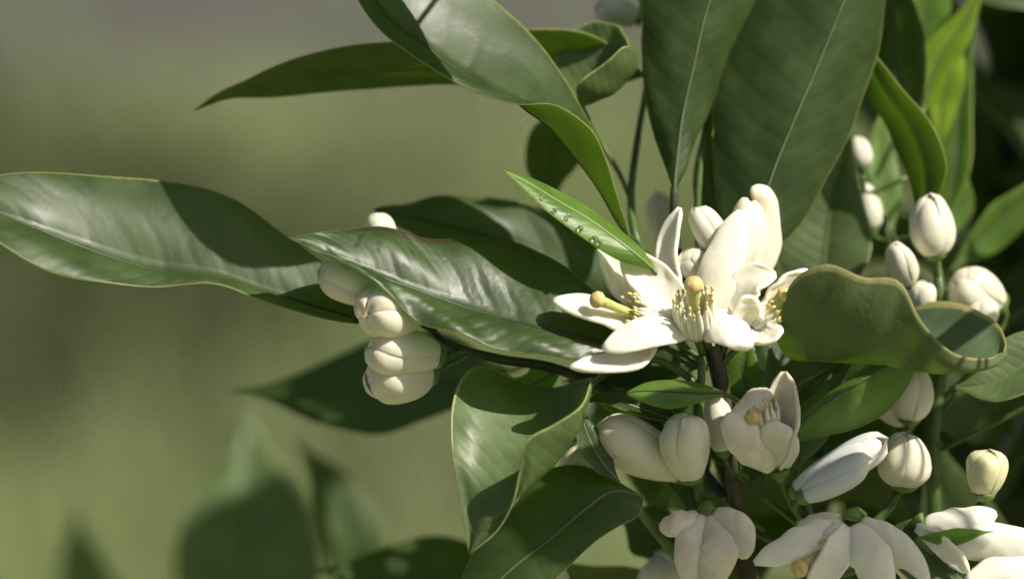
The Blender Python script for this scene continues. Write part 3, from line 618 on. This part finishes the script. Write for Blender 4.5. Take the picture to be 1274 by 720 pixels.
f2 = blossom(s, (812, 402, -20), 'open blossom turned left with a long pale style and tan stigma')
petal(f2, [(808, 404, -18), (770, 398, 0), (735, 386, 10), (688, 373, 12)], 42, roll=42, cup=.3)
petal(f2, [(806, 396, -26), (792, 370, -36), (772, 345, -44), (745, 309, -46)], 46, roll=18, cup=.35)
petal(f2, [(812, 408, -15), (800, 440, 15), (765, 452, 38), (709, 456, 50)], 38, roll=45, cup=.2)
petal(f2, [(815, 396, -38), (808, 365, -52), (800, 340, -62), (785, 312, -66)], 40, roll=-5, cup=.3)
stamens(f2, (812, 402, -18), (-0.75, -0.35, 0.45), n=16, length=40, r0=15, r1=21, seed=5)
pistil(f2, (812, 401, -16), (746, 374, 28), r=6, knob=11)
calyx(f2, (814, 404, -22), (-0.8, -0.2, 0.3))
tube('stalk', [(826, 408, -28), (850, 430, -32), (876, 450, -28)], (4, 4, 4.5), STEMG, f2, n=8)

f3 = blossom(s, (944, 408, -15), 'half hidden blossom beside the rolled leaf, its yellow style showing')
petal(f3, [(940, 404, -18), (926, 375, 0), (934, 350, 5), (966, 342, 8)], 44, roll=-25, cup=.4)
petal(f3, [(945, 400, -25), (962, 374, -18), (980, 355, -15), (1006, 336, -12)], 30, roll=20, cup=.35)
petal(f3, [(938, 410, -12), (945, 418, 10), (958, 417, 18), (974, 408, 22)], 34, roll=-45, cup=.25)
petal(f3, [(936, 408, -12), (930, 392, 12), (935, 382, 22), (945, 375, 26)], 40, roll=10, cup=.4)
stamens(f3, (942, 405, -14), (0.62, -0.5, 0.4), n=14, length=34, r0=13, r1=17, seed=8)
pistil(f3, (942, 405, -12), (974, 370, 4), r=8, knob=11)
calyx(f3, (940, 410, -18), (0.6, -0.6, 0.2))
tube('stalk', [(932, 420, -22), (910, 440, -25), (895, 458, -28)], (4, 4, 4.5), STEMG, f3, n=8)

f4 = blossom(s, (918, 372, -35), 'tall half open blossom with upright petals behind the facing blossom')
petal(f4, [(914, 368, -40), (916, 330, -26), (923, 290, -24), (926, 246, -36)], 40, roll=-10, cup=-.85, thick=8, mat=BUDM)
petal(f4, [(925, 368, -42), (936, 330, -34), (942, 290, -36), (938, 250, -48)], 32, roll=12, cup=-.9, thick=8, mat=BUDM)
petal(f4, [(934, 366, -58), (954, 325, -58), (958, 280, -60), (952, 246, -54), (934, 236, -46)], 30, roll=18, cup=-.7, thick=8, mat=BUDM)
petal(f4, [(915, 368, -60), (918, 330, -70), (925, 290, -72), (938, 262, -72)], 44, roll=0, cup=.4, thick=8, mat=BUDM)
calyx(f4, (918, 372, -48), (0.1, -0.95, 0.1), r=15)
tube('stalk', [(917, 386, -48), (908, 415, -40), (896, 445, -30)], (4.5, 4.5, 5), STEMG, f4, n=8)
bud(s, (915, 335, -50), (862, 262, -38), 38, mat=BUDM, seed=21, stalk=[(925, 360, -55), (910, 410, -50), (896, 450, -32)], label='smooth closed bud leaning left behind the facing blossom')
bud(s, (885, 352, -40), (852, 312, -28), 38, mat=BUDM, seed=22, stalk=[(895, 375, -50), (893, 440, -30)])

# water drops
for i, (x, y, z, r) in enumerate([(722, 284, 20, 4.2), (740, 297, 19, 4.6), (746, 302, 17, 3.4), (708, 268, 20, 3.2), (690, 262, 20, 3.0), (676, 245, 18, 2.6)]):
    V, f = ball_geo(at(np.array([x, y, z], float)), r * PX, UP * .5 + BACK * .7, 0.7, 12, 8)
    o = mesh_obj('water_drop', V, f, [WATER], None, at(np.array([x, y, z], float)))
    o['label'] = 'tiny water drop on the narrow yellow green young leaf'; o['category'] = 'water drop'; o['group'] = 'water drops on the young leaf'

# ------------------------------------------------------------------ the shaded low blossoms
s = shoot((960, 860, -230), 'low shoot of shaded drooping blossoms and round buds under the rolled leaf')
tube('stem', [(985, 840, -180), (1010, 760, -90), (1020, 690, -60), (1000, 620, -60), (985, 570, -55), (975, 530, -60)], (11, 9, 8, 7, 6, 5), STEMG, s, n=28)
tube('stem', [(1018, 720, -70), (1080, 660, -60), (1110, 625, -60), (1120, 600, -70)], (8, 7, 6, 5), STEMG, s, n=16)
tube('stem', [(1018, 720, -70), (1120, 690, -40), (1190, 655, -25), (1222, 625, -10)], (8, 7, 6, 4.5), STEMG, s, n=16)
leaf(s, [(978, 552, 0), [(1002, 512, 5), (1005, 520, 20), (1012, 545, -5)], [(1048, 478, 0), (1055, 484, 22), (1072, 530, -20)], [(1095, 448, -10), (1105, 455, 15), (1115, 500, -35)], (1150, 438, -30)], YOUNG, mid=STEMG, bulge=3, label='bright green leaf folded along its midrib below the rolled leaf', stalk=[(982, 575, -50)])
gleaf(s, [(972, 520, -50), (992, 492, -35), (1015, 472, -20), (1050, 448, -30)], 24, roll=30, fold=.5, mats=MATURE, mid=None)
gleaf(s, [(985, 590, -60), (1000, 540, -80), (1020, 500, -85), (1060, 450, -90)], 60, roll=20, mats=PALE)
gleaf(s, [(1060, 610, -140), (1065, 560, -150), (1080, 500, -160), (1110, 440, -160)], 90, roll=-10)
f5 = blossom(s, (968, 580, -10), 'drooping half open blossom below the facing blossom, yellow anthers inside')
petal(f5, [(966, 582, -12), (975, 545, -5), (980, 505, 0), (976, 462, 5)], 52, roll=-35, cup=.5, mat=CREAM_SHADE)
petal(f5, [(966, 575, -12), (950, 510, 10), (945, 495, 15), (905, 528, 25)], 34, roll=20, cup=-.4, mat=CREAM_SHADE)
petal(f5, [(964, 582, -8), (945, 560, 18), (925, 540, 28), (902, 516, 26)], 50, roll=10, cup=-.45, thick=8, mat=CREAM_SHADE)
petal(f5, [(972, 582, -8), (972, 560, 10), (965, 545, 22), (955, 525, 28)], 46, roll=-10, cup=-.3, mat=CREAM_SHADE)
stamens(f5, (958, 545, 0), (-0.15, -0.85, 0.3), n=12, length=46, r0=10, r1=16, seed=9)
pistil(f5, (958, 548, 2), (938, 520, 22), r=5.5, knob=10)
calyx(f5, (970, 586, -12), (-0.2, -0.9, 0.1)); tube('stalk', [(972, 598, -14), (985, 625, -45), (1002, 640, -60)], (4, 4, 5), STEMG, f5, n=8)
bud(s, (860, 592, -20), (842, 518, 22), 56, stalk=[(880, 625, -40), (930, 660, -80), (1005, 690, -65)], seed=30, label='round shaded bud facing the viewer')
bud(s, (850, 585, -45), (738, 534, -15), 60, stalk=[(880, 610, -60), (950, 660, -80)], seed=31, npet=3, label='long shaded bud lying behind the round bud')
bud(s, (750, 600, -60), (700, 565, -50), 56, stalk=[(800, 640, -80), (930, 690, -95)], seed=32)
bud(s, (900, 560, -40), (886, 488, -35), 34, stalk=[(915, 590, -60), (990, 650, -62)], seed=33, egg=True)
bud(s, (990, 612, -20), (1098, 546, 10), 42, stalk=[(985, 630, -40), (1000, 650, -60)], seed=34, mat=PETAL, npet=3, label='slim sunlit bud pointing up and right')
bud(s, (1000, 618, 0), (1082, 570, 22), 36, stalk=[(990, 635, -30), (1003, 655, -58)], seed=35, mat=PETAL, npet=3)
bud(s, (1125, 602, -60), (1128, 540, -45), 62, stalk=[(1122, 612, -66)], seed=36, egg=True, label='broad cream bud below the upright bud')
bud(s, (1224, 615, -2), (1230, 560, 6), 46, stalk=[(1222, 628, -10)], seed=37, mat=BUDY, label='yellowish round bud with a water drop under it')
f6 = blossom(s, (1058, 648, 5), 'hanging open blossom with spread white petals and yellow stigma')
petal(f6, [(1050, 652, 5), (1020, 662, 22), (985, 678, 30), (938, 700, 30)], 40, roll=20, cup=-.3)
petal(f6, [(1055, 655, 12), (1045, 680, 30), (1030, 705, 35), (1000, 745, 30)], 40, roll=-15, cup=.3)
petal(f6, [(1064, 652, 12), (1075, 680, 36), (1088, 705, 42), (1100, 752, 38)], 50, roll=5, cup=-.35)
petal(f6, [(1070, 650, 8), (1095, 670, 22), (1125, 695, 26), (1155, 745, 22)], 44, roll=15, cup=-.35)
petal(f6, [(1048, 648, 0), (1025, 655, -5), (1005, 662, -10), (990, 665, -15)], 40, roll=10, cup=-.3)
stamens(f6, (1046, 658, 10), (-0.85, 0.6, 0.25), n=9, length=32, r0=9, r1=12, seed=12)
pistil(f6, (1052, 655, 8), (998, 704, 34), r=6, knob=12)
calyx(f6, (1060, 645, 2), (-0.2, 0.9, 0.2)); tube('stalk', [(1064, 632, -2), (1075, 640, -40), (1085, 658, -60)], (4, 4, 5), STEMG, f6, n=8)
f7 = blossom(s, (1165, 650, 0), 'blossom with long white petals reaching past the yellowish bud')
petal(f7, [(1150, 650, 0), (1180, 648, 12), (1210, 645, 18), (1240, 638, 15)], 36, roll=-20, cup=-.4)
petal(f7, [(1140, 655, 10), (1165, 672, 22), (1185, 690, 28), (1205, 712, 28)], 26, roll=25, cup=.3)
calyx(f7, (1148, 650, 0), (0.9, 0, 0.2)); tube('stalk', [(1135, 652, -2), (1120, 665, -30), (1112, 690, -45)], (4, 4, 5), STEMG, f7, n=8)
f8 = blossom(s, (1330, 720, 0), 'broad white petals of a blossom cut by the right edge')
petal(f8, [(1330, 720, 0), (1280, 690, 18), (1230, 676, 25), (1178, 678, 22)], 52, roll=-10, cup=-.45)
petal(f8, [(1330, 725, 5), (1290, 712, 25), (1250, 708, 30), (1200, 722, 28)], 46, roll=20, cup=-.3)
calyx(f8, (1332, 722, 0), (-0.9, -0.2, 0.2)); tube('stalk', [(1345, 726, -5), (1300, 760, -60), (1180, 760, -90), (1020, 730, -72)], (4, 4, 5, 6), STEMG, f8, n=10)
gleaf(s, [(1090, 662, -15), (1140, 680, 0), (1190, 715, 5), (1260, 790, 0)], 96, roll=-25, label='dark leaf between the hanging blossom and the right petals')
gleaf(s, [(1140, 668, 25), (1175, 668, 30), (1205, 664, 30), (1238, 660, 25)], 24, roll=30, mats=YOUNG, mid=None)
V, f = ball_geo(at(np.array([1221, 619, 8.])), 6 * PX, UP, 0.8, 12, 8)
o = mesh_obj('water_drop', V, f, [WATER], None, at(np.array([1221, 619, 8.]))); o['label'] = 'water drop hanging under the yellowish round bud'; o['category'] = 'water drop'

# ------------------------------------------------------------------ the lowest shoot with leaves out of focus
s = shoot((960, 860, -230), 'lowest shoot with broad dark leaves spreading down and left')
tube('stem', [(955, 830, -200), (900, 760, -120), (850, 700, -70), (800, 640, -30), (790, 620, -10)], (10, 9, 8, 6, 5), STEMG, s, n=22)
tube('stem', [(900, 760, -120), (780, 800, -250), (650, 790, -380), (450, 830, -800), (315, 890, -1140), (120, 910, -1700)], (9, 8, 7, 7, 6, 5), STEMD, s, n=34)
leaf(s, [(800, 618, 0), [(730, 580, -20), (760, 612, 5), (795, 640, 15)], [(672, 588, -25), (720, 640, 10), (770, 655, 20)], [(625, 625, -25), (680, 674, 12), (738, 675, 22)], [(592, 682, -20), (632, 712, 14), (690, 722, 24)], [(562, 745, -10), (585, 760, 12), (640, 775, 20)], (530, 815, 5)], mid=MIDP, midr=3, bulge=4, lump=3, ripple=2, label='broad dark leaf with pale midrib reaching down from the stem')
gleaf(s, [(770, 640, -180), (800, 655, -190), (825, 680, -190), (850, 730, -190)], 70, roll=0)
gleaf(s, [(660, 790, -380), (580, 730, -380), (480, 720, -380), (385, 708, -380)], 120, roll=30, label='dark blurred leaf at the bottom')
gleaf(s, [(315, 880, -1100), (312, 750, -1120), (308, 620, -1150), (308, 500, -1200)], 185, roll=-5, mats=PALE, label='blurred upright leaf left of the dark leaf at the bottom', stalk=[(320, 900, -1100)])
gleaf(s, [(110, 900, -1700), (105, 810, -1700), (98, 720, -1700), (92, 625, -1700)], 130, roll=35, mats=PALE, label='very blurred pale leaf tip low on the left')
gleaf(s, [(430, 820, -900), (440, 700, -900), (410, 610, -900), (365, 545, -900)], 90, roll=30)
f9 = blossom(s, (880, 640, -20), 'shaded cream blossom under the round bud')
petal(f9, [(876, 640, -20), (868, 665, 0), (862, 690, 5), (862, 735, 0)], 46, roll=-10, cup=-.35, mat=CREAM_SHADE)
petal(f9, [(882, 640, -18), (892, 665, 8), (893, 690, 14), (880, 735, 5)], 50, roll=5, cup=-.4, mat=CREAM_SHADE)
petal(f9, [(888, 638, -15), (905, 650, 5), (920, 665, 12), (926, 695, 8)], 40, roll=12, cup=-.4, mat=CREAM_SHADE)
petal(f9, [(870, 640, -20), (855, 648, -5), (840, 652, 0), (820, 655, -5)], 32, roll=10, cup=-.3, mat=CREAM_SHADE)
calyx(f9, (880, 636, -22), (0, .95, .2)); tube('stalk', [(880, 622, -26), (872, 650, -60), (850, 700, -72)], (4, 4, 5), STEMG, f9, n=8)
bud(s, (862, 760, -160), (815, 690, -150), 80, stalk=[(880, 770, -140)], seed=40, mat=CREAM_SHADE, label='blurred bud at the bottom beside the shaded cream blossom')
bud(s, (705, 730, -120), (690, 700, -115), 18, stalk=[(740, 770, -180), (790, 790, -245)], seed=41, npet=3)

for o in bpy.data.objects:
    if '_w' in o: del o['_w']
